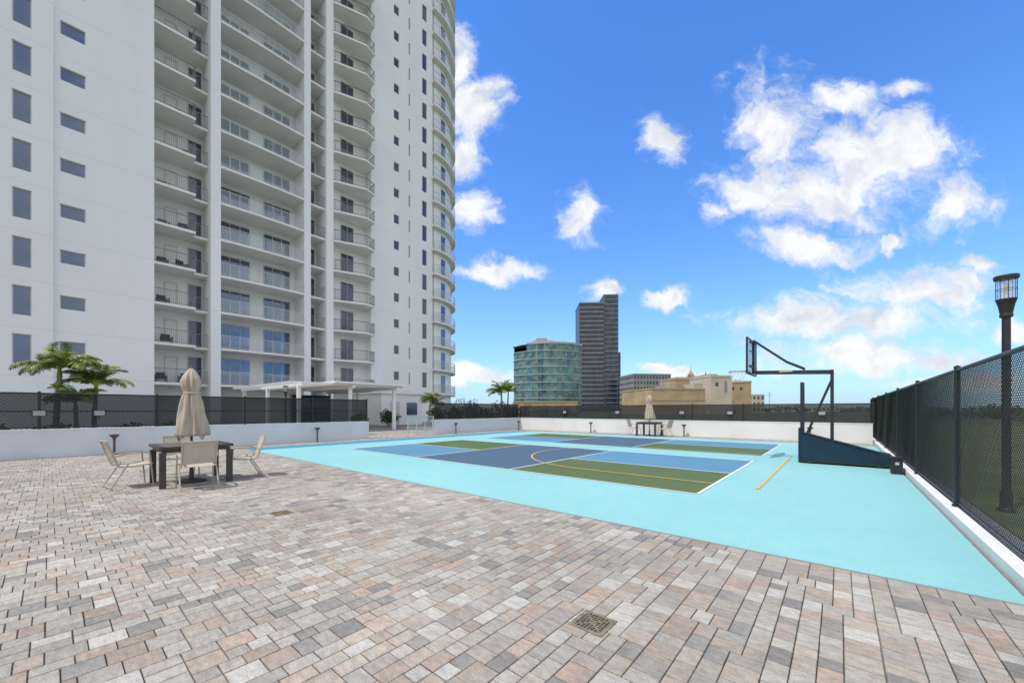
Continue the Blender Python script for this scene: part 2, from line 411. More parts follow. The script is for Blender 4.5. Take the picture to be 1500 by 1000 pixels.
def umbrella(loc,twist=0,s=1):
    e=empty("patio_umbrella",loc,twist); top(e,"closed beige canvas patio umbrella standing through table","umbrella","closed patio umbrellas")
    b=MB(); b.cyl((0,0,.05),(0,0,2.2),.02,.02,'brown',12); b.obj("pole",e)
    b=MB(); b.rev([(.24,0),(.24,.035),(.2,.05),(.04,.07),(.03,.3),(.001,.3)],'table',24); b.obj("base",e)
    def fold(t,z):
        k=max(0,min(1,(2.2-z)/.25))
        return 1+k*(.24*abs(math.cos(4*t+.5*math.sin(4*z)))-.12+.14*math.cos(3*t+z*2.5)+.10*math.sin(11*t+2*z)+.06*math.sin(17*t-5*z))
    prof=[(.16,.93),(.205,.90),(.235,.90),(.24,.94),(.225,1.05),(.20,1.2),(.175,1.35),(.16,1.48),(.145,1.58),(.125,1.66),(.10,1.71),(.10,1.75),(.125,1.80),(.14,1.88),(.135,1.97),(.12,2.05),(.09,2.12),(.05,2.18),(.025,2.21)]
    b=MB(); b.rev(prof,'canvas',96,fold=fold)
    for i,(a,l) in enumerate(((.3,.10),(2.0,.06),(3.6,.13),(5.1,.07))):
        for j in range(6):
            t0=a+j*.1;t1=t0+.1; d0=l*math.sin(math.pi*j/6);d1=l*math.sin(math.pi*(j+1)/6); r=.232
            b.face([(r*math.cos(t0),r*math.sin(t0),.93),(r*math.cos(t1),r*math.sin(t1),.93),(r*math.cos(t1),r*math.sin(t1),.91-d1),(r*math.cos(t0),r*math.sin(t0),.91-d0)],'canvas')
    b.obj("canopy",e,smooth=True)
    b=MB(); b.rev([(.118,1.71),(.124,1.715),(.124,1.75),(.118,1.755)],'sling',24); b.obj("strap",e)
    b=MB(); b.rev([(.022,2.21),(.028,2.22),(.02,2.25),(.001,2.27)],'brown',12); b.obj("finial",e)
    return e
t1=patio(-9.68,1.78)
c1=chair((-9.95,.95,0),math.radians(6)); c1.scale=(.96,.96,.96)
dup(c1,(-8.9,1.72,0),math.radians(86)); dup(c1,(-9.55,2.62,0),math.radians(172)); dup(c1,(-10.5,1.75,0),math.radians(-92))
u1=umbrella((-9.68,1.78,0))
dup(t1,(-7.9,20.95,0)); dup(u1,(-7.9,20.95,0),1.0)
for p,a in (((-8.75,20.95),-90),((-7.05,20.9),80)): dup(c1,(p[0],p[1],0),math.radians(a))

def drain(loc,s,nm="drain_cover"):
    e=empty(nm,loc); top(e,"square dark brass drain grate set in the pavers","drain","drain covers in the pavers")
    b=MB(); h=s/2; w=.022
    b.box(-h,-h,-.01,h,-h+w,.006,'brass');b.box(-h,h-w,-.01,h,h,.006,'brass')
    b.box(-h,-h+w,-.01,-h+w,h-w,.006,'brass');b.box(h-w,-h+w,-.01,h,h-w,.006,'brass'); b.obj("frame",e)
    b=MB(); b.face([(-h+w,-h+w,.0025),(h-w,-h+w,.0025),(h-w,h-w,.0025),(-h+w,h-w,.0025)],'black')
    n=8; L=s-2*w
    for i in range(n+1):
        t=-L/2+L*i/n
        b.beam((t*.98,-L/2,.0040),(t*.98,L/2,.0040),.006,.003,'brass')
        b.beam((-L/2,t*.98,.0043),(L/2,t*.98,.0043),.006,.003,'brass')
    b.beam((-L/2,-L/2,.0047),(L/2,L/2,.0047),.010,.003,'brass'); b.beam((-L/2,L/2,.0051),(L/2,-L/2,.0051),.010,.003,'brass')
    b.obj("grate",e); return e
d=drain((-1.24,2.3,0),.235); dup(d,(-5.8,2.02,0))

# ---------------- basketball hoop
hx,hy=-.77,13.1
e=empty("basketball_hoop",(hx,hy,0)); top(e,"portable navy basketball hoop with cantilever arm on the court","basketball hoop")
b=MB()
pts=[(0,.04),(1.72,.04),(1.72,.32),(1.5,.36),(0,.80)]
n=len(pts)
for s in(-.36,.36): b.face([(x,s,z) for x,z in (pts if s<0 else pts[::-1])],'navy')
for i in range(n):
    a=pts[i];c=pts[(i+1)%n]; b.face([(a[0],-.36,a[1]),(a[0],.36,a[1]),(c[0],.36,c[1]),(c[0],-.36,c[1])],'navy')
b.box(.02,-.375,.05,1.70,-.362,.10,'dark')
b.beam((0.0,-.37,.82),(1.5,-.37,.38),.025,.035,'dark')
b.obj("base",e)
b=MB(); b.box(-.07,-.34,.03,-.003,.34,.92,'navy'); b.obj("base_padding",e)
for x in(.18,1.5):
    for s in(-.38,.38):
        b=MB(); b.cyl((x,s-.02,.06),(x,s+.02,.06),.06,.06,'black',14); b.obj("wheel",e)
for s in(-.2,.2):
    b=MB(); b.beam((.0,s,.78),(.0,s,2.12),.06,.07,'dark'); b.obj("front_post",e)
    b=MB(); b.beam((.62,s,.56),(.62,s,2.42),.06,.07,'dark'); b.obj("rear_post",e)
    b=MB(); b.beam((.62,s,2.2),(.1,s,.76),.045,.045,'dark'); b.obj("brace",e)
    b=MB(); b.beam((-1.1,s*.8,2.47),(.64,s,2.38),.06,.08,'dark'); b.obj("lower_arm",e)
b=MB(); b.beam((.0,-.2,2.1),(.0,.2,2.1),.07,.07,'dark'); b.obj("crossbar",e)
b=MB(); b.beam((.62,-.24,2.40),(.62,.24,2.40),.06,.06,'dark'); b.obj("crossbar",e)
b=MB(); b.beam((.62,-.2,1.3),(.62,.2,1.3),.05,.05,'dark'); b.obj("crossbar",e)
for s in(-1,1):
    b=MB(); b.beam((-1.12,s*.12,3.38),(-.35,s*.13,2.72),.045,.055,'dark'); b.beam((-.35,s*.13,2.72),(.05,s*.15,2.5),.045,.055,'dark'); b.obj("upper_arm",e)
b=MB(); b.box(-.5,-.238,2.425,-.2,-.226,2.46,'yel'); b.obj("label_plate",e)
b=MB(); b.box(-1.16,-.1,2.45,-1.1,.1,3.36,'dark'); b.box(-1.16,-.5,3.28,-1.12,.5,3.34,'dark'); b.box(-1.16,-.5,2.6,-1.12,.5,2.66,'dark'); b.obj("backboard_bracket",e)
bb=MB(); bb.box(-1.20,-.70,2.45,-1.17,.70,3.38,'board'); bbo=bb.obj("backboard",e)
b=MB(); b.box(-1.21,-.75,2.40,-1.16,.75,2.45,'dark');b.box(-1.21,-.75,3.38,-1.16,.75,3.41,'dark');b.box(-1.21,-.75,2.45,-1.16,-.70,3.38,'dark');b.box(-1.21,.70,2.45,-1.16,.75,3.38,'dark')
b.obj("backboard_frame",e)
b=MB()
b.box(-1.206,-.3,2.62,-1.2005,.3,2.67,'white');b.box(-1.206,-.3,2.67,-1.2005,-.25,3.07,'white');b.box(-1.206,.25,2.67,-1.2005,.3,3.07,'white');b.box(-1.206,-.3,3.07,-1.2005,.3,3.12,'white')
b.obj("target_square",e)
b=MB(); R=.23; cx=-1.21-.1-R
for i in range(24):
    t0=2*math.pi*i/24;t1=2*math.pi*(i+1)/24
    b.cyl((cx+R*math.cos(t0),R*math.sin(t0),2.53),(cx+R*math.cos(t1),R*math.sin(t1),2.53),.010,.010,'orange',6,False)
b.box(-1.33,-.07,2.49,-1.211,.07,2.54,'orange'); b.obj("rim",e)
b=MB()
for i in range(12):
    for sgn in(-1,1):
        prev=None
        for j in range(5):
            t=2*math.pi*(i+sgn*j*.5)/12; r=R*(1-.11*j); p=(cx+r*math.cos(t),r*math.sin(t),2.52-.075*j)
            if prev: b.cyl(prev,p,.004,.004,'net',3,False)
            prev=p
b.obj("net",e)
b=MB(); b.box(-.09,-.17,0.0,.09,.17,.32,'dark'); b.box(-.105,-.185,.32,.105,.185,.36,'black'); b.box(-.03,-.175,.2,.03,-.171,.26,'rail')
o=b.obj("storage_bin",loc=(.95,11.95,.008)); top(o,"small dark grey storage bin with lid beside the curb","bin")

# ---------------- lamp post
def lamp_post(loc,h,label,grp=None,s=1.0):
    e=empty("street_lamp",loc); top(e,label,"street lamp",grp)
    b=MB(); b.rev([(.12*s,0),(.12*s,.03),(.085*s,.06),(.08*s,.25),(.066*s,.3)],'dark',20); b.obj("base",e)
    z=h-.60
    b=MB(); b.cyl((0,0,.25),(0,0,z),.060*s,.056*s,'dark',16)
    b.rev([(.062*s,z-.03),(.085*s,z-.02),(.085*s,z+.01),(.08*s,z+.03),(.09*s,z+.08),(.108*s,z+.16),(.125*s,z+.20),(.135*s,z+.23),(.09*s,z+.235)],'dark',24); b.obj("pole",e)
    z2=z+.23
    b=MB(); b.rev([(.11*s,z2),(.11*s,z2+.28)],'lampglass',20); b.obj("lamp_glass",e)
    b=MB()
    for i in range(8):
        t=math.pi*2*i/8; b.beam((.128*s*math.cos(t),.128*s*math.sin(t),z2),(.13*s*math.cos(t),.13*s*math.sin(t),z2+.285),.009*s,.009*s,'dark')
    for zz in(.14,):
        r=.128*s
        for i in range(20):
            t0=2*math.pi*i/20;t1=2*math.pi*(i+1)/20; b.cyl((r*math.cos(t0),r*math.sin(t0),z2+zz),(r*math.cos(t1),r*math.sin(t1),z2+zz),.004,.004,'dark',4,False)
    b.obj("lamp_cage",e)
    b=MB(); b.rev([(.10*s,z2+.28),(.155*s,z2+.28),(.16*s,z2+.315),(.155*s,z2+.33),(.001,z2+.34)],'dark',28); b.obj("lamp_cap",e)
    b=MB(); b.cyl((0,0,z2),(0,0,z2+.1),.02*s,.02*s,'white',8); b.rev([(.02*s,z2+.1),(.04*s,z2+.15),(.03*s,z2+.22),(.001,z2+.23)],'lwhite',10); b.obj("bulb",e)
    return e
lamp_post((1.8,8.7,-.03),3.36,"dark metal lantern street lamp behind the chain link fence",None,.76)
l2=lamp_post((-24,4.6,0),2.8,"slim dark lantern lamp between low wall and tower","lamps by the tower",.8)
dup(l2,(-24.0,8.6,0)) 

# ---------------- foliage
def leafcloud(b,c,r,n,size,k,flat=.0):
    for _ in range(n):
        while True:
            p=Vector((random.uniform(-1,1),random.uniform(-1,1),random.uniform(-1,1)))
            if .25<p.length<1: break
        q=Vector((c[0]+p.x*r[0],c[1]+p.y*r[1],c[2]+p.z*r[2]))
        a=Vector((random.gauss(0,1),random.gauss(0,1),random.gauss(0,1))).normalized(); d=a.orthogonal().normalized()
        s=size*random.uniform(.6,1.3)
        kk=k if isinstance(k,str) else random.choice(k)
        b.face([q-a*s,q+d*s*.5,q+a*s,q-d*s*.5],kk)
def palm(loc,h,fl,nf,label,seed,lean=.3,s=1,grp="palm trees",up=.35,lw=.02):
    rnd=random.Random(seed)
    e=empty("palm_tree",loc,rnd.uniform(0,6)); top(e,label,"palm tree",grp)
    b=MB(); pts=[]
    for i in range(9):
        t=i/8; pts.append((lean*t*t,0,h*t))
    for i in range(8):
        r0=.10*s*(1-.3*i/8); r1=.09*s*(1-.3*(i+1)/8); b.cyl(pts[i],pts[i+1],r0,r1,'bark',12,False)
    b.cyl(pts[-1],(lean*1.02,0,h+.4*s),.08*s,.04*s,'palm',10)
    b.obj("trunk",e)
    b=MB(); c=Vector((lean,0,h+.3*s))
    for f in range(nf):
        az=2*math.pi*f/nf*2.4+rnd.uniform(-.3,.3); el=rnd.uniform(up,1.45); L=fl*rnd.uniform(.8,1.1)
        d=Vector((math.cos(az),math.sin(az),0)); side=Vector((-math.sin(az),math.cos(az),0))
        p=c.copy(); N=26; ang=el; prev=p
        for i in range(N):
            t=i/N; ang=el-1.7*t*t-(.2*t)
            st=d*math.cos(ang)+Vector((0,0,1))*math.sin(ang)
            q=prev+st*(L/N)
            b.cyl(prev,q,.014*s*(1-t)+.004,.013*s*(1-t)+.003,'palm',3,False)
            if i>2:
                ll=fl*.29*math.sin(math.pi*min(1,(t*.9+.12)))*rnd.uniform(.85,1.1)+.05
                for sg in(-1,1):
                    for rep in(0,1):
                        o=prev+(q-prev)*(.5*rep)
                        tip=o+side*sg*ll*.75+st*ll*.55+Vector((0,0,-1))*ll*rnd.uniform(.05,.6)
                        w=st*lw*s
                        mid=(o+tip)/2+Vector((0,0,.03))
                        b.face([o,mid+w,tip,mid-w],'palm')
            prev=q
    b.obj("crown",e); return e
palm((-24,.15,0),2.7,1.5,24,"tall green feather palm in planting bed before white tower",3,.1,1.1,lw=.022,up=.35)
palm((-24.2,1.2,0),2.15,1.35,20,"shorter green palm beside a taller palm before tower",5,-.1,1.0,lw=.022,up=.35)
palm((-23.6,.7,0),1.4,1.15,16,"shorter green palm at the planting bed by the tower",9,-.1,.9,lw=.022,up=.5)
x,y=W(-14/570*32,32); palm((x,y,0),2.5,1.5,20,"small green palm above the hedge beyond the court",11,.2,1)
x,y=W(-7/570*40,40); palm((x,y,0),2.9,1.5,20,"small green palm above the hedge beyond the court",12,-.2,1)
x,y=W(-122/570*33,33); palm((x,y,0),1.9,1.2,18,"small green palm near the terrace opening",13,.2,.9)
x,y=W(-113/570*36,36); palm((x,y,0),1.6,1.2,18,"small green palm near the terrace opening",15,.2,.9)
def bush(x,y,r,h,label,k=('leaf','leafd'),n=900):
    e=empty("shrub",(x,y,0)); top(e,label,"shrub","shrubs beyond the terrace walls")
    b=MB()
    for i in range(5):
        a=random.uniform(0,6.28); b.cyl((0,0,0),(r*.5*math.cos(a),r*.5*math.sin(a),h*.6),.03,.012,'bark',5,False)
    b.obj("trunk",e)
    b=MB()
    for i in range(6):
        a=random.uniform(0,6.28); rr=random.uniform(0,.5)*r
        leafcloud(b,(rr*math.cos(a),rr*math.sin(a),h*random.uniform(.35,.68)),(r*.6,r*.6,h*.36),n//6,.09,k)
    b.obj("crown",e)
for px,D,r,h in [(665,33,1.3,1.9),(690,34,1.5,2.4),(712,33,1.3,1.9),(738,35,1.4,2.2),(760,36,1.4,1.9),(640,31,1.0,1.7),(800,45,2,1.9),(830,45,2,1.8),(570,34,1.0,1.5)]:
    x,y=W((px-750)/570*D,D); bush(x,y,r,h,"dense dark green shrub beyond the terrace wall")
for yy in (-3,-1.6,.3,2.0,3.6): bush(-23+random.uniform(-.3,.3),yy,.8,.9,"low green shrub in bed before white tower",('leaf',),500)
b=MB()
for i in range(420):
    px=random.uniform(-700,2300); D=random.uniform(230,420); X=(px-750)/570*D; x,y=W(X,D)
    hh=random.uniform(2.0,4.8); 
    leafcloud(b,(x,y,hh*.45),(hh*1.5,hh*1.5,hh*.55),60,.9,('leaf','leafd'))
o=b.obj("tree_belt"); top(o,"far belt of green trees along the horizon","trees",kind="stuff")
b=MB()
for i in range(160):
    x=random.uniform(14,90);y=random.uniform(60,140); hh=random.uniform(1.4,2.6)
    leafcloud(b,(x,y,hh*.45),(hh*1.3,hh*1.3,hh*.55),60,.4,('leaf','leafd'))
o=b.obj("tree_belt"); top(o,"belt of green trees beyond the lawn","trees",kind="stuff")

# ---------------- main tower
T=empty("apartment_tower",(-39,0,0)); top(T,"white stucco high-rise apartment tower with stacked balconies","apartment building")
NF=22; Z=[3.5+3*k for k in range(NF)]; ZT=Z[-1]+3
wb=MB()
def wallop(y0,y1,dx,ops,dep=.16,z0=-.05,z1=ZT):
    ys=sorted({y0,y1}|{o[0] for o in ops}|{o[1] for o in ops})
    for i in range(len(ys)-1):
        inr=[o for o in ops if o[0]<=ys[i]+1e-6 and o[1]>=ys[i+1]-1e-6]
        if not inr:
            wb.face([(dx,ys[i],z0),(dx,ys[i+1],z0),(dx,ys[i+1],z1),(dx,ys[i],z1)],'stucco'); continue
        inr.sort(key=lambda o:o[2]); cur=z0
        for o in inr:
            wb.face([(dx,ys[i],cur),(dx,ys[i+1],cur),(dx,ys[i+1],o[2]),(dx,ys[i],o[2])],'stucco'); cur=o[3]
        wb.face([(dx,ys[i],cur),(dx,ys[i+1],cur),(dx,ys[i+1],z1),(dx,ys[i],z1)],'stucco')
    for (a,c,e0,f) in ops:
        for q in ([(dx,a,e0),(dx,c,e0),(dx-dep,c,e0),(dx-dep,a,e0)],[(dx,a,f),(dx,c,f),(dx-dep,c,f),(dx-dep,a,f)],[(dx,a,e0),(dx,a,f),(dx-dep,a,f),(dx-dep,a,e0)],[(dx,c,e0),(dx,c,f),(dx-dep,c,f),(dx-dep,c,e0)]):
            wb.face(q,'stucco')
def winmesh(w,h,glass='glass',div=1,fr='frame',t=.05,mid=None):
    b=MB(); b.face([(0.0,0,0),(0.0,w,0),(0.0,w,h),(0.0,0,h)],glass)
    b.box(0.002,0,0,.05,w,t,fr);b.box(.002,0,h-t,.05,w,h,fr);b.box(.002,0,t,.05,t,h-t,fr);b.box(.002,w-t,t,.05,w,h-t,fr)
    for i in range(1,div): b.box(.002,w*i/div-t/2,t,.045,w*i/div+t/2,h-t,fr)
    if mid: b.box(.002,t,h*mid-t/2,.04,w-t,h*mid+t/2,fr)
    return b
cache={}
def addwin(name,y,z,w,h,dx,glass='glass',div=1,rot=0,fr='frame'):
    key=(name,round(w,3),round(h,3),glass,div,fr)
    if key not in cache:
        o=winmesh(w,h,glass,div,fr).obj(name,T,(dx,y,z),rot); cache[key]=o; return o
    o=cache[key].copy(); col.objects.link(o); o.parent=T; o.location=(dx,y,z); o.rotation_euler=(0,0,rot); return o
ops1=[];ops2=[];ops3=[]
for k,z in enumerate(Z):
    if k<12: ops1.append((-1.5,-.74,z+.75,z+2.6)); ops2.append((.42,1.56,z+1.5,z+2.4))
    ops3.append((25.35,26.05,z+1.3,z+2.3)); ops3.append((29.3,30.0,z+.6,z+2.5))
    ops3.append((27.35,27.55,z+.9,z+2.3))
wallop(-14,.14,.25,ops1); wallop(.14,5.0,0,ops2); wallop(22.5,31,0,ops3)
wb.face([(.25,.14,-.05),(0,.14,-.05),(0,.14,ZT),(.25,.14,ZT)],'stucco')
for o in ops1: addwin("window",o[0],o[2],o[1]-o[0],o[3]-o[2],.11)
for o in ops2: addwin("window",o[0],o[2],o[1]-o[0],o[3]-o[2],-.14)
for o in ops3: addwin("window" if o[0]>29 else "small_window",o[0],o[2],o[1]-o[0],o[3]-o[2],-.14,'glassdk')
wb.box(-13,-14,-.05,-2.4,31,ZT,'stucco')
wb.box(-2.4,-14,-.05,-.3,-13.8,ZT,'stucco'); wb.box(-2.4,4.8,-.05,-.02,5.0,ZT-.01,'stucco')
wb.box(-2.4,8.4,-.05,0.02,9.07,ZT,'stucco'); wb.box(-2.4,15.6,-.05,0.02,16.2,ZT,'stucco')
wb.box(-2.4,17.7,-.05,-.0,18.4,ZT,'stucco')
wb.box(-2.4,18.4,-.05,-1.0,22.5,ZT-.01,'stucco'); wb.box(-2.4,22.5,-.05,-.02,22.7,ZT-.01,'stucco')
wb.box(-13,-14.02,ZT,.3,31,ZT+1.2,'stucco')
n=40; cxx,cyy,R=-6.5,31.0,6.4
for i in range(n):
    a0=math.pi*i/n;a1=math.pi*(i+1)/n
    wb.face([(cxx+R*math.cos(a0),cyy+R*math.sin(a0),-.05),(cxx+R*math.cos(a1),cyy+R*math.sin(a1),-.05),(cxx+R*math.cos(a1),cyy+R*math.sin(a1),ZT),(cxx+R*math.cos(a0),cyy+R*math.sin(a0),ZT)],'stucco')
wb.box(-.1,30.9,-.05,0.0,31.02,ZT,'stucco')
wb.obj("wall",T)
def path_balcony(inner,outer,th,rail,glasspanel,hrail=1.05,pick=.11,lip=.25,postsp=1.3):
    b=MB(); poly=outer+inner[::-1]
    b.face([(p[0],p[1],0) for p in poly],'slab'); b.face([(p[0],p[1],-th) for p in poly[::-1]],'slab')
    m=len(poly)
    for i in range(m):
        p=poly[i];q=poly[(i+1)%m]; b.face([(p[0],p[1],0),(p[0],p[1],-th),(q[0],q[1],-th),(q[0],q[1],0)],'slab')
    r=MB()
    off=.05
    for p,q in zip(outer,outer[1:]):
        P=Vector((p[0],p[1],0));Q=Vector((q[0],q[1],0)); d=(Q-P); L=d.length; d.normalize()
        nrm=Vector((d.y,-d.x,0)); P2=P-nrm*off; Q2=Q-nrm*off
        r.beam(P2+Vector((0,0,hrail)),Q2+Vector((0,0,hrail)),.045,.045,rail)
        r.beam(P2+Vector((0,0,.1)),Q2+Vector((0,0,.1)),.03,.03,rail)
        if glasspanel:
            r.face([P2+Vector((0,0,.12)),Q2+Vector((0,0,.12)),Q2+Vector((0,0,hrail-.03)),P2+Vector((0,0,hrail-.03))],'railglass')
            k=max(1,round(L/postsp))
            for i in range(k+1): c=P2+(Q2-P2)*i/k; r.beam(c,c+Vector((0,0,hrail)),.03,.03,rail)
        else:
            k=max(1,int(L/pick))
            for i in range(k+1): c=P2+(Q2-P2)*i/k; r.beam(c+Vector((0,0,.0)),c+Vector((0,0,hrail)),.014,.014,rail)
    return b,r
def place_balc(bs,name,zs):
    b,r=bs
    first=None
    for z in zs:
        if first is None:
            o=b.obj(name,T,(0,0,z)); rr=r.obj("railing",o); first=(o,rr)
        else:
            o=first[0].copy(); col.objects.link(o); o.parent=T; o.location=(0,0,z)
            rr=first[1].copy(); col.objects.link(rr); rr.parent=o
place_balc(path_balcony([(-2.39,5.0),(-2.39,8.4)],[(-.02,5.0),(-.02,7.45),(-.9,7.45),(-.9,8.4)],.19,'railmd',False),"balcony",Z[:13])
arc=[(.10*math.sin(math.pi*i/10)+0.03,9.07+6.53*i/10) for i in range(11)]
place_balc(path_balcony([(-2.39,9.07),(-2.39,15.6)],arc,.19,'rail',True,postsp=1.4),"balcony",Z[:15])
place_balc(path_balcony([(-2.39,16.2),(-2.39,17.7)],[(-.35,16.2),(-.35,17.7)],.19,'railmd',False),"balcony",Z[:16])
place_balc(path_balcony([(-.99,18.4),(-.99,22.5)],[(0.0,18.42),(.15,18.5),(1.25,21.3),(.9,22.45),(0.0,22.48)],.19,'raildk',False),"balcony",Z[:18])
RS=7.05
arc=[(cxx+RS*math.cos(a),cyy+RS*math.sin(a)) for a in [math.radians(-2+i*7) for i in range(17)]]
arci=[(cxx+6.41*math.cos(a),cyy+6.41*math.sin(a)) for a in [math.radians(-2+i*7) for i in range(17)]]
place_balc(path_balcony(arci,arc,.24,'rail',True,postsp=1.4),"balcony",Z)
for k,z in enumerate(Z):
    zz=z+.03
    if k<13:
        addwin("balcony_door",7.35,zz,.95,2.3,-2.37,'glassdk',1); addwin("balcony_door",5.9,zz,.8,2.15,-2.37,'white',1)
    if k<15:
        addwin("balcony_door",9.5,zz,2.3,2.4,-2.37,'glass',3); addwin("balcony_door",12.9,zz,2.3,2.4,-2.37,'glass',3)
    if k<16: addwin("balcony_door",16.35,zz,1.2,2.3,-2.37,'glassdk',2)
    if k<18: addwin("balcony_door",19.6,zz,1.4,2.3,-.97,'glassdk',2)
b=MB()
for z in Z:
    for i in (1,5,9):
        a0=math.radians(4+i*9);a1=math.radians(4+i*9+8.2); r=6.44
        b.face([(cxx+r*math.cos(a0),cyy+r*math.sin(a0),z+.1),(cxx+r*math.cos(a1),cyy+r*math.sin(a1),z+.1),(cxx+r*math.cos(a1),cyy+r*math.sin(a1),z+2.3),(cxx+r*math.cos(a0),cyy+r*math.sin(a0),z+2.3)],'glass')
o=b.obj("curved_glazing",T); o["kind"]="stuff"
def bchair(loc,rz):
    e=empty("balcony_chair",loc,rz); top(e,"dark wicker chair standing on a tower balcony","chair","chairs on the tower balconies")
    b=MB(); b.box(-.28,-.27,.32,.28,.27,.42,'dark'); b.obj("seat",e)
    b=MB(); b.box(-.28,-.33,.32,.28,-.275,.85,'dark'); b.obj("backrest",e)
    for s in(-1,1):
        b=MB(); b.box(s*.285,-.3,.55,s*.34,.25,.6,'dark'); b.box(s*.285,.2,0,s*.33,.25,.55,'dark'); b.box(s*.285,-.3,0,s*.33,-.25,.55,'dark'); b.obj("armrest",e)
    return e
bc=bchair((-40.6,5.6,Z[0]),math.radians(-90))
for k in range(0,9):
    if k: dup(bc,(-40.6+random.uniform(-.2,.4),5.7+random.uniform(-.1,.2),Z[k]),math.radians(-90+random.uniform(-20,20)))
    if random.random()<.7: dup(bc,(-40.4+random.uniform(-.2,.4),6.75+random.uniform(-.1,.2),Z[k]),math.radians(-90+random.uniform(-40,40)))

# pergola
PG=empty("pergola",(-24,9.2,0)); top(PG,"white pergola with flat roof on posts in front of tower","pergola")
for (x,y) in ((0,0.1),(0,3.2),(0,6.4),(-5,.1),(-5,6.4),(-9.8,.1),(-9.8,3.2),(-9.8,6.4)):
    b=MB(); b.box(x-.09,y-.09,0,x+.09,y+.09,2.78,'white'); b.obj("column",PG)
for y in (.1,3.2,6.4):
    b=MB(); b.box(-10.4,y-.06,2.78,.5,y+.06,2.93,'white'); b.obj("beam",PG)
for i in range(22):
    x=-10.2+i*.49; b=MB(); b.box(x-.03,-.5,2.933,x+.03,7.0,3.05,'white'); b.obj("rafter",PG)
b=MB(); b.box(-10.3,2.0,3.053,.45,7.05,3.17,'white'); b.obj("roof_panel",PG)
b=MB(); b.box(-9.7,3.3,0,-9.2,6.2,2.6,'dark'); b.box(-9.2,3.6,.9,-9.15,5.9,2.2,'glassdk'); top(b.obj("outdoor_bar",loc=(-24,9.2,0)),"dark outdoor bar wall beneath the white pergola","bar")
b=MB(); b.box(-37,19.5,-.05,-32,24,2.9,'white'); b.box(-37.15,19.35,2.9,-31.85,24.15,3.05,'white'); b.box(-31.995,20.4,0,-31.97,21.4,2.2,'frame'); b.box(-31.995,22.2,.9,-31.97,23.4,2.1,'glassdk')
top(b.obj("pavilion"),"small white flat-roofed pavilion beside the tower","pavilion")
G=empty("gate_railing",(-17.82,13.3,0)); top(G,"pale metal framed glass gate panels at terrace opening","gate")
b=MB(); 
for i in range(4): b.box(-.018,-.87+i*.57,0,.018,-.835+i*.57,1.02,'rail')
b.box(-.018,-.87,1.02,.018,.875,1.055,'rail'); b.obj("frame",G)
b=MB(); b.face([(0,-.84,.1),(0,.84,.1),(0,.84,1.0),(0,-.84,1.0)],'railglass'); b.obj("glass_panel",G)
b=MB(); b.rev([(.25,0),(.38,.55),(.40,.6),(.34,.6),(.33,.5)],'warm',20); leafcloud(b,(0,0,.85),(.5,.5,.4),250,.08,'leaf')
top(b.obj("potted_plant",loc=(-20.8,11.3,0)),"terracotta pot with green plant near terrace opening","potted plant")

# ---------------- distant buildings
def bld(px0,px1,ytop,D,depth,name,label,body,win,floors,bays,rot=0,style='grid',parapet=.6,bz=-1):
    X0=(px0-750)/F*D;X1=(px1-750)/F*D; w=X1-X0; h=H+(HOR-ytop)/F*D
    x,y=W((X0+X1)/2,D); e=empty(name,(x,y,0),TH+rot); top(e,label,"building")
    b=MB(); b.box(-w/2,0,bz,w/2,depth,h,body)
    b.box(-w/2-.12,-.12,h,w/2+.12,.35,h+parapet,body); b.box(-w/2-.12,depth-.35,h,w/2+.12,depth+.12,h+parapet,body)
    b.box(-w/2-.12,.35,h,-w/2+.3,depth-.35,h+parapet,body); b.box(w/2-.3,.35,h,w/2+.12,depth-.35,h+parapet,body)
    b.obj("wall",e)
    fh=h/floors if floors else 0
    if floors:
        for sd in ('f','l','r'):
            L=w if sd=='f' else depth; nb=bays if sd=='f' else max(2,int(bays*depth/w)); bw=L/nb
            g=MB()
            for k in range(floors):
                for i in range(nb):
                    u=-w/2+i*bw if sd=='f' else i*bw
                    a=u+bw*.25;c=u+bw*.75; z0=k*fh+fh*.35;z1=k*fh+fh*.8
                    if sd=='f': g.box(a,-.05,z0,c,-.01,z1,win)
                    elif sd=='l': g.box(-w/2-.05,a,z0,-w/2-.01,c,z1,win)
                    else: g.box(w/2+.01,a,z0,w/2+.05,c,z1,win)
            o=g.obj("window_grid",e); o["kind"]="stuff"
    return e,w,h
D=220
e,w,h=bld(849,884,444,D,20,"office_tower","tall dark grey high-rise tower with fine horizontal floor lines",'dkbld','dkglass',24,9,rot=-.05)
b=MB()
for k in range(25): b.box(-w/2-.3,-.45,k*h/24-.05,w/2+.2,-.06,k*h/24+.17,'lgrey')
for i in range(3): b.box(-w/2+i*w/2-.15,-.35,0,-w/2+i*w/2+.1,-.30,h,'dkbld')
b.obj("facade_frame",e)
b=MB(); x2=w/2+.15
b.box(x2,.5,0,x2+8.2,16,H+(HOR-431)/F*D,'dkbld')
for k in range(25): b.box(x2+.1,.2,k*2.65,x2+7.9,.49,k*2.65+.2,'lgrey')
for k in range(25): b.box(x2+1.2,.4,k*2.65+.5,x2+7.2,.48,k*2.65+2.4,'dkglass')
b.obj("side_wing",e)
b=MB(); b.box(x2+8.3,3,0,x2+10.0,14,H+(HOR-515)/F*D,'dkbld'); 
for k in range(12): b.box(x2+8.4,2.8,k*2.7,x2+9.9,2.98,k*2.7+.2,'lgrey')
b.obj("lower_wing",e)
D=140; x,y=W((806-750)/F*D,D+10); e=empty("curved_office_building",(x,y,0),TH); top(e,"curved teal glass mid-rise building with pale floor bands","building")
def ell(a,b_,n,z): return [(a*math.cos(2*math.pi*i/n),b_*math.sin(2*math.pi*i/n)) for i in range(n)]
A_,B_=12.9,10; hh=H+(HOR-507)/F*D*1.06; n=36
b=MB(); pts=ell(A_,B_,n,0)
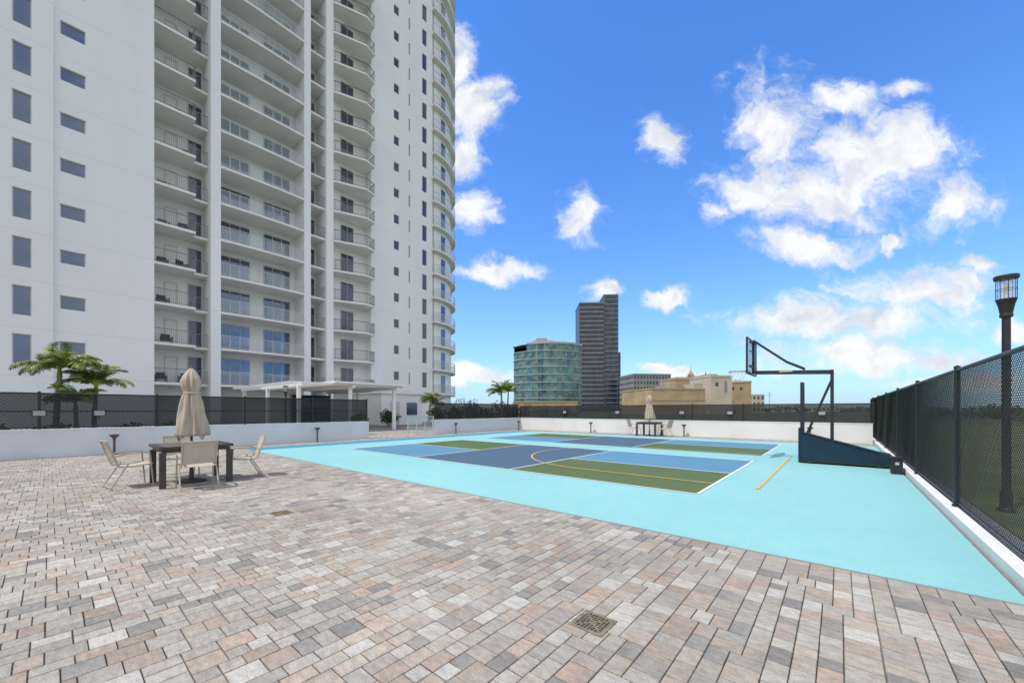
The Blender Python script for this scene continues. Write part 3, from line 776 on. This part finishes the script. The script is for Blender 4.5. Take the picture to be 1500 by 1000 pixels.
for i in range(n):
    p=pts[i];q=pts[(i+1)%n]
    lowt=hh-(2.7 if (i%n) in (18,19,20,21,22) else 0)
    b.face([(p[0],p[1],0),(q[0],q[1],0),(q[0],q[1],lowt),(p[0],p[1],lowt)],'teal')
b.face([(p[0],p[1],hh-.3) for p in pts],'grey'); b.obj("glass_wall",e)
b=MB(); NB=9
for k in range(NB+1):
    z=k*hh/NB; po=ell(A_+.35,B_+.35,n,0)
    for i in range(n):
        if k==NB and i in (18,19,20,21,22): continue
        p=po[i];q=po[(i+1)%n]; a=pts[i];c=pts[(i+1)%n]
        t=.13 if k<NB else .35; m_='lgrey'
        b.face([(p[0],p[1],z-t),(q[0],q[1],z-t),(q[0],q[1],z+t),(p[0],p[1],z+t)],m_)
        b.face([(p[0],p[1],z+t),(q[0],q[1],z+t),(c[0],c[1],z+t),(a[0],a[1],z+t)],m_)
        b.face([(p[0],p[1],z-t),(q[0],q[1],z-t),(c[0],c[1],z-t),(a[0],a[1],z-t)],m_)
b.obj("floor_band",e)
b=MB()
for i in range(0,n,1):
    p=pts[i];q=pts[(i+1)%n]
    for t in (0,.5):
        X=(p[0]*(1-t)+q[0]*t)*1.008; Y=(p[1]*(1-t)+q[1]*t)*1.008
        b.box(X-.04,Y-.04,0,X+.04,Y+.04,hh-2.8 if i in(18,19,20,21,22) else hh-.3,'grey')
b.obj("mullions",e)
b=MB(); b.box(-6,-5,hh-.3,2,4,hh+1.6,'beige'); b.box(-4.5,-3,hh+1.6,-.5,2,hh+2.8,'grey'); b.box(4,-3,hh-.3,7,3,hh+.9,'grey'); b.obj("roof_plant",e)
bld(752,846,589,110,10,"low_annex","low tan flat-roofed building below curved glass block",'tan','dkglass',0,0,parapet=.3)
bld(908,924,563,260,14,"apartment_block","distant pale blue mid-rise block",'grey','teal',9,5)
bld(927,984,549,190,18,"apartment_block","grey mid-rise apartment block with dark windows",'mgrey','dkglass',7,12,rot=.1)
e,w,h=bld(987,1040,556,150,12,"tan_block","tan stepped low-rise building with flat roof",'tan','dkglass',0,0,rot=.1)
b=MB(); b.box(-5,2,h+.01,-1,8,h+1.2,'beige'); b.box(1,3,h+.01,2.5,6,h+1.1,'grey'); b.box(3.5,2,h+.01,6,8,h+1.7,'tan'); b.box(-.6,1,h+.01,.4,2,h+2.2,'mgrey'); b.box(6.2,1,h+.01,6.5,1.3,h+3,'dark')
b.obj("roof_unit",e)
e,w,h=bld(953,1036,570,115,22,"warehouse","yellow-tan windowless block building with flat roof",'tan','dkglass',0,0,rot=.12,parapet=.35)
b=MB(); b.box(-4,3,h+.01,-1,6,h+1.0,'grey'); b.box(2,4,h+.01,4.5,7,h+.8,'mgrey'); b.box(5,.5,h+.01,8,6,h+1.8,'beige')
for i in range(3): b.cyl((-6+i*1.1,2,h),(-6+i*1.1,2,h+.9),.25,.25,'grey',10)
b.box(-w/2,-.06,h*.55,w/2,-.01,h*.58,'mgrey')
b.obj("roof_unit",e)
e,w,h=bld(1040,1074,552,128,12,"civic_building","cream low-rise building with stepped flat roof",'cream','dkglass',0,0,rot=.12)
b=MB(); b.box(-3,2,h+.01,0,7,h+1.2,'tan'); b.box(-2.2,-.05,h-3,-1.2,-.01,h-1.8,'dkglass'); b.box(1,-.05,h-5,2,-.01,h-1.2,'mgrey'); b.box(1.5,3,h+.01,2.6,5,h+.8,'mgrey'); b.obj("roof_unit",e)
e,w,h=bld(1066,1102,560,134,14,"low_block","tan low-rise block adjoining cream building",'tan','dkglass',0,0,rot=.12)
b=MB(); b.box(0,3,h+.01,3,8,h+1.2,'cream'); b.box(-3,2,h+.01,-1.5,4,h+.7,'mgrey')
for i in range(2): b.box(-3+i*3,-.05,h-2.6,-2.2+i*3,-.01,h-1.5,'dkglass')
b.obj("roof_unit",e)
D=170; x,y=W((1014-750)/F*D,D); e=empty("cupola_tower",(x,y,0),TH); top(e,"slim cream cupola with pointed roof above low buildings","tower")
b=MB(); b.box(-1.3,0,0,1.3,2.6,16.3,'beige'); b.obj("wall",e)
b=MB(); b.rev([(1.4,16.3),(1.1,17.2),(.5,18.2),(.15,19),(.001,21.3)],'warm',12,(0,1.3)); b.obj("roof",e)
bld(1102,1120,579,180,12,"apartment_block","small cream low-rise block among trees",'cream','dkglass',3,3)
bld(700,750,597,200,12,"apartment_block","low pale building behind the hedge",'white','dkglass',1,6)
D=170; x,y=W((1127-750)/F*D,D); b=MB(); b.cyl((0,0,0),(0,0,9.5),.12,.05,'dark',6); b.beam((-1,0,7.5),(1,0,7.5),.1,.1,'dark'); b.beam((-.7,0,8.5),(.7,0,8.5),.1,.1,'dark')
top(b.obj("antenna_mast",loc=(x,y,0)),"thin dark antenna mast above far rooftops","antenna")
for px0,px1,yt,D in ((1150,1175,596,260),(1190,1230,597,300),(1340,1400,597,230),(1420,1490,595,210)):
    bld(px0,px1,yt,D,14,"low_house","pale flat-roofed low house among distant trees",'white','dkglass',1,6,parapet=.3)

# ---------------- world
w=bpy.data.worlds.new("World"); sc.world=w; w.use_nodes=True; nt=w.node_tree; nt.nodes.clear()
L=nt.links.new
sund=Vector((-.35,-.94,0)).normalized(); EL=math.radians(64)
sdir=Vector((sund.x*math.cos(EL),sund.y*math.cos(EL),math.sin(EL)))
sky=nt.nodes.new("ShaderNodeTexSky"); sky.sky_type='NISHITA'; sky.sun_disc=False; sky.sun_elevation=EL; sky.sun_rotation=math.atan2(sund.x,sund.y)
sky.air_density=1.0; sky.dust_density=.4; sky.ozone_density=2.5
hs=nt.nodes.new("ShaderNodeHueSaturation"); hs.inputs["Saturation"].default_value=1.18; hs.inputs["Value"].default_value=1.0; L(sky.outputs[0],hs.inputs["Color"])
gn=nt.nodes.new("ShaderNodeVectorMath"); gn.operation='MULTIPLY'; L(hs.outputs[0],gn.inputs[0]); gn.inputs[1].default_value=(1.2,1.72,2.35)
tc=nt.nodes.new("ShaderNodeTexCoord"); D0=tc.outputs["Generated"]
def dot(vec):
    v=nt.nodes.new("ShaderNodeVectorMath"); v.operation='DOT_PRODUCT'; L(D0,v.inputs[0]); v.inputs[1].default_value=vec; return v.outputs["Value"]
def mth(op,a,b_=None,clamp=False):
    q=nt.nodes.new("ShaderNodeMath"); q.operation=op; q.use_clamp=clamp
    for i,x in enumerate((a,b_)):
        if x is None: continue
        if isinstance(x,(int,float)): q.inputs[i].default_value=x
        else: L(x,q.inputs[i])
    return q.outputs[0]
def mrange(x,a,b_,lo=0,hi=1,smooth=True):
    mr=nt.nodes.new("ShaderNodeMapRange"); mr.interpolation_type='SMOOTHSTEP' if smooth else 'LINEAR'; L(x,mr.inputs[0]); mr.inputs[1].default_value=a; mr.inputs[2].default_value=b_; mr.inputs[3].default_value=lo; mr.inputs[4].default_value=hi; return mr.outputs[0]
def mixc(f,a,b_):
    m=nt.nodes.new("ShaderNodeMix"); m.data_type='RGBA'; L(f,m.inputs[0])
    for i,x in ((6,a),(7,b_)):
        if isinstance(x,tuple): m.inputs[i].default_value=x
        else: L(x,m.inputs[i])
    return m.outputs[2]
rr=dot((CT,ST,0)); ff=dot((-ST,CT,0)); uu=dot((0,0,1))
haze=mth('MULTIPLY',mth('POWER',2.718,mth('MULTIPLY',mth('MAXIMUM',uu,0.0),-6.0)),.85)
skyc=mixc(haze,gn.outputs[0],(4.0,5.5,7.1,1))
fm=mth('MAXIMUM',ff,.08)
cmb=nt.nodes.new("ShaderNodeCombineXYZ"); L(mth('DIVIDE',rr,fm),cmb.inputs[0]); L(mth('DIVIDE',uu,fm),cmb.inputs[1]); UV=cmb.outputs[0]
lobes=[(1130,185,74,88),(1105,272,70,56),(1290,238,125,80),(1395,290,66,46),(1200,290,140,50),(1050,318,36,20),(1190,357,90,28),(1250,145,66,32),(1325,132,40,14),
(965,205,26,36),(850,312,40,44),(668,95,30,65),(690,165,55,50),(672,225,34,34),(690,305,38,38),(730,396,80,17),(985,436,50,16),(880,424,36,18),(1436,383,28,15),(1305,352,20,14),
(1230,472,200,38),(1340,422,120,40),(1290,525,190,34),(1485,480,44,18),(700,548,80,14),(1000,545,90,12),(1420,560,140,12)]
cur=None
def noise(vec,scale,det,rough,off=(0,0,0)):
    if off!=(0,0,0):
        a=nt.nodes.new("ShaderNodeVectorMath"); a.operation='ADD'; L(vec,a.inputs[0]); a.inputs[1].default_value=off; vec=a.outputs[0]
    n=nt.nodes.new("ShaderNodeTexNoise"); n.inputs["Scale"].default_value=scale; n.inputs["Detail"].default_value=det; n.inputs["Roughness"].default_value=rough
    L(vec,n.inputs["Vector"]); return n
wn=noise(UV,5,7,.62); ws=nt.nodes.new("ShaderNodeVectorMath"); ws.operation='MULTIPLY_ADD'
L(wn.outputs["Color"],ws.inputs[0]); ws.inputs[1].default_value=(.20,.17,0)
sb=nt.nodes.new("ShaderNodeVectorMath"); sb.operation='SUBTRACT'; L(UV,sb.inputs[0]); sb.inputs[1].default_value=(.10,.085,0); L(sb.outputs[0],ws.inputs[2])
UW=ws.outputs[0]
for (px,py,rx,ry) in lobes:
    cx_=(px-750)/F; cy_=(HOR-py)/F; sx=F/rx; sy=F/ry
    v=nt.nodes.new("ShaderNodeVectorMath"); v.operation='MULTIPLY_ADD'; L(UW,v.inputs[0]); v.inputs[1].default_value=(sx,sy,0); v.inputs[2].default_value=(-cx_*sx,-cy_*sy,0)
    ln=nt.nodes.new("ShaderNodeVectorMath"); ln.operation='LENGTH'; L(v.outputs[0],ln.inputs[0])
    cur=ln.outputs["Value"] if cur is None else mth('MINIMUM',cur,ln.outputs["Value"])
base=mth('SUBTRACT',1.0,cur)
mpw=nt.nodes.new("ShaderNodeMapping"); mpw.inputs["Scale"].default_value=(1,1.4,1); mpw.inputs["Rotation"].default_value=(0,0,.35); L(UW,mpw.inputs["Vector"])
n1=noise(mpw.outputs[0],6,12,.63); n4=noise(UW,20,8,.65)
fld=mth('ADD',mth('ADD',base,mth('MULTIPLY',mth('SUBTRACT',n1.outputs["Fac"],.5),2.5)),mth('MULTIPLY',mth('SUBTRACT',n4.outputs["Fac"],.5),.9))
dens0=mth('POWER',mrange(fld,-.25,.70),1.3)
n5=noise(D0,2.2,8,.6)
ob=mth('MULTIPLY',mrange(n5.outputs["Fac"],.38,.50),mrange(uu,-.02,.08))  # unseen clouds outside the view, added as neutral fill on the tower facade
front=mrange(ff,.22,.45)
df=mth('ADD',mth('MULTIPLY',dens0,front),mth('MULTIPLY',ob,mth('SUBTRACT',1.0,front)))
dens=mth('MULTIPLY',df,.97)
n2=noise(UW,8,5,.55); n3=noise(UW,8,5,.55,(-.015,.045,0))
sh=mth('MULTIPLY',mth('SUBTRACT',n2.outputs["Fac"],n3.outputs["Fac"]),2.8)
thick=mrange(fld,.5,2.0,0,-.15)
sh2=mth('ADD',mth('ADD',.84,sh),thick,True)
cc=mixc(sh2,(4.8,5.4,6.3,1),(8.3,8.35,8.5,1))
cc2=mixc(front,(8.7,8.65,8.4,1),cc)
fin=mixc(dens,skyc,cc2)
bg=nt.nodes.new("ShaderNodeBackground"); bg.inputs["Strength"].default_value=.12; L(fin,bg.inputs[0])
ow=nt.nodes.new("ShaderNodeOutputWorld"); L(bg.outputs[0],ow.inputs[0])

sl=bpy.data.lights.new("sun",'SUN'); sl.energy=3.3; sl.angle=math.radians(.5); sl.color=(1,.96,.90)
so=bpy.data.objects.new("sun",sl); col.objects.link(so); so.rotation_euler=(-sdir).to_track_quat('-Z','Y').to_euler()

cam=bpy.data.cameras.new("camera"); co=bpy.data.objects.new("camera",cam); col.objects.link(co)
cam.sensor_width=36; cam.lens=36*F/1500; cam.shift_y=100/1500; cam.clip_start=.05; cam.clip_end=6000
co.location=(0,0,H); co.rotation_euler=(math.pi/2,0,TH); sc.camera=co
sc.view_settings.view_transform='Standard'; sc.view_settings.look='None'; sc.view_settings.exposure=0
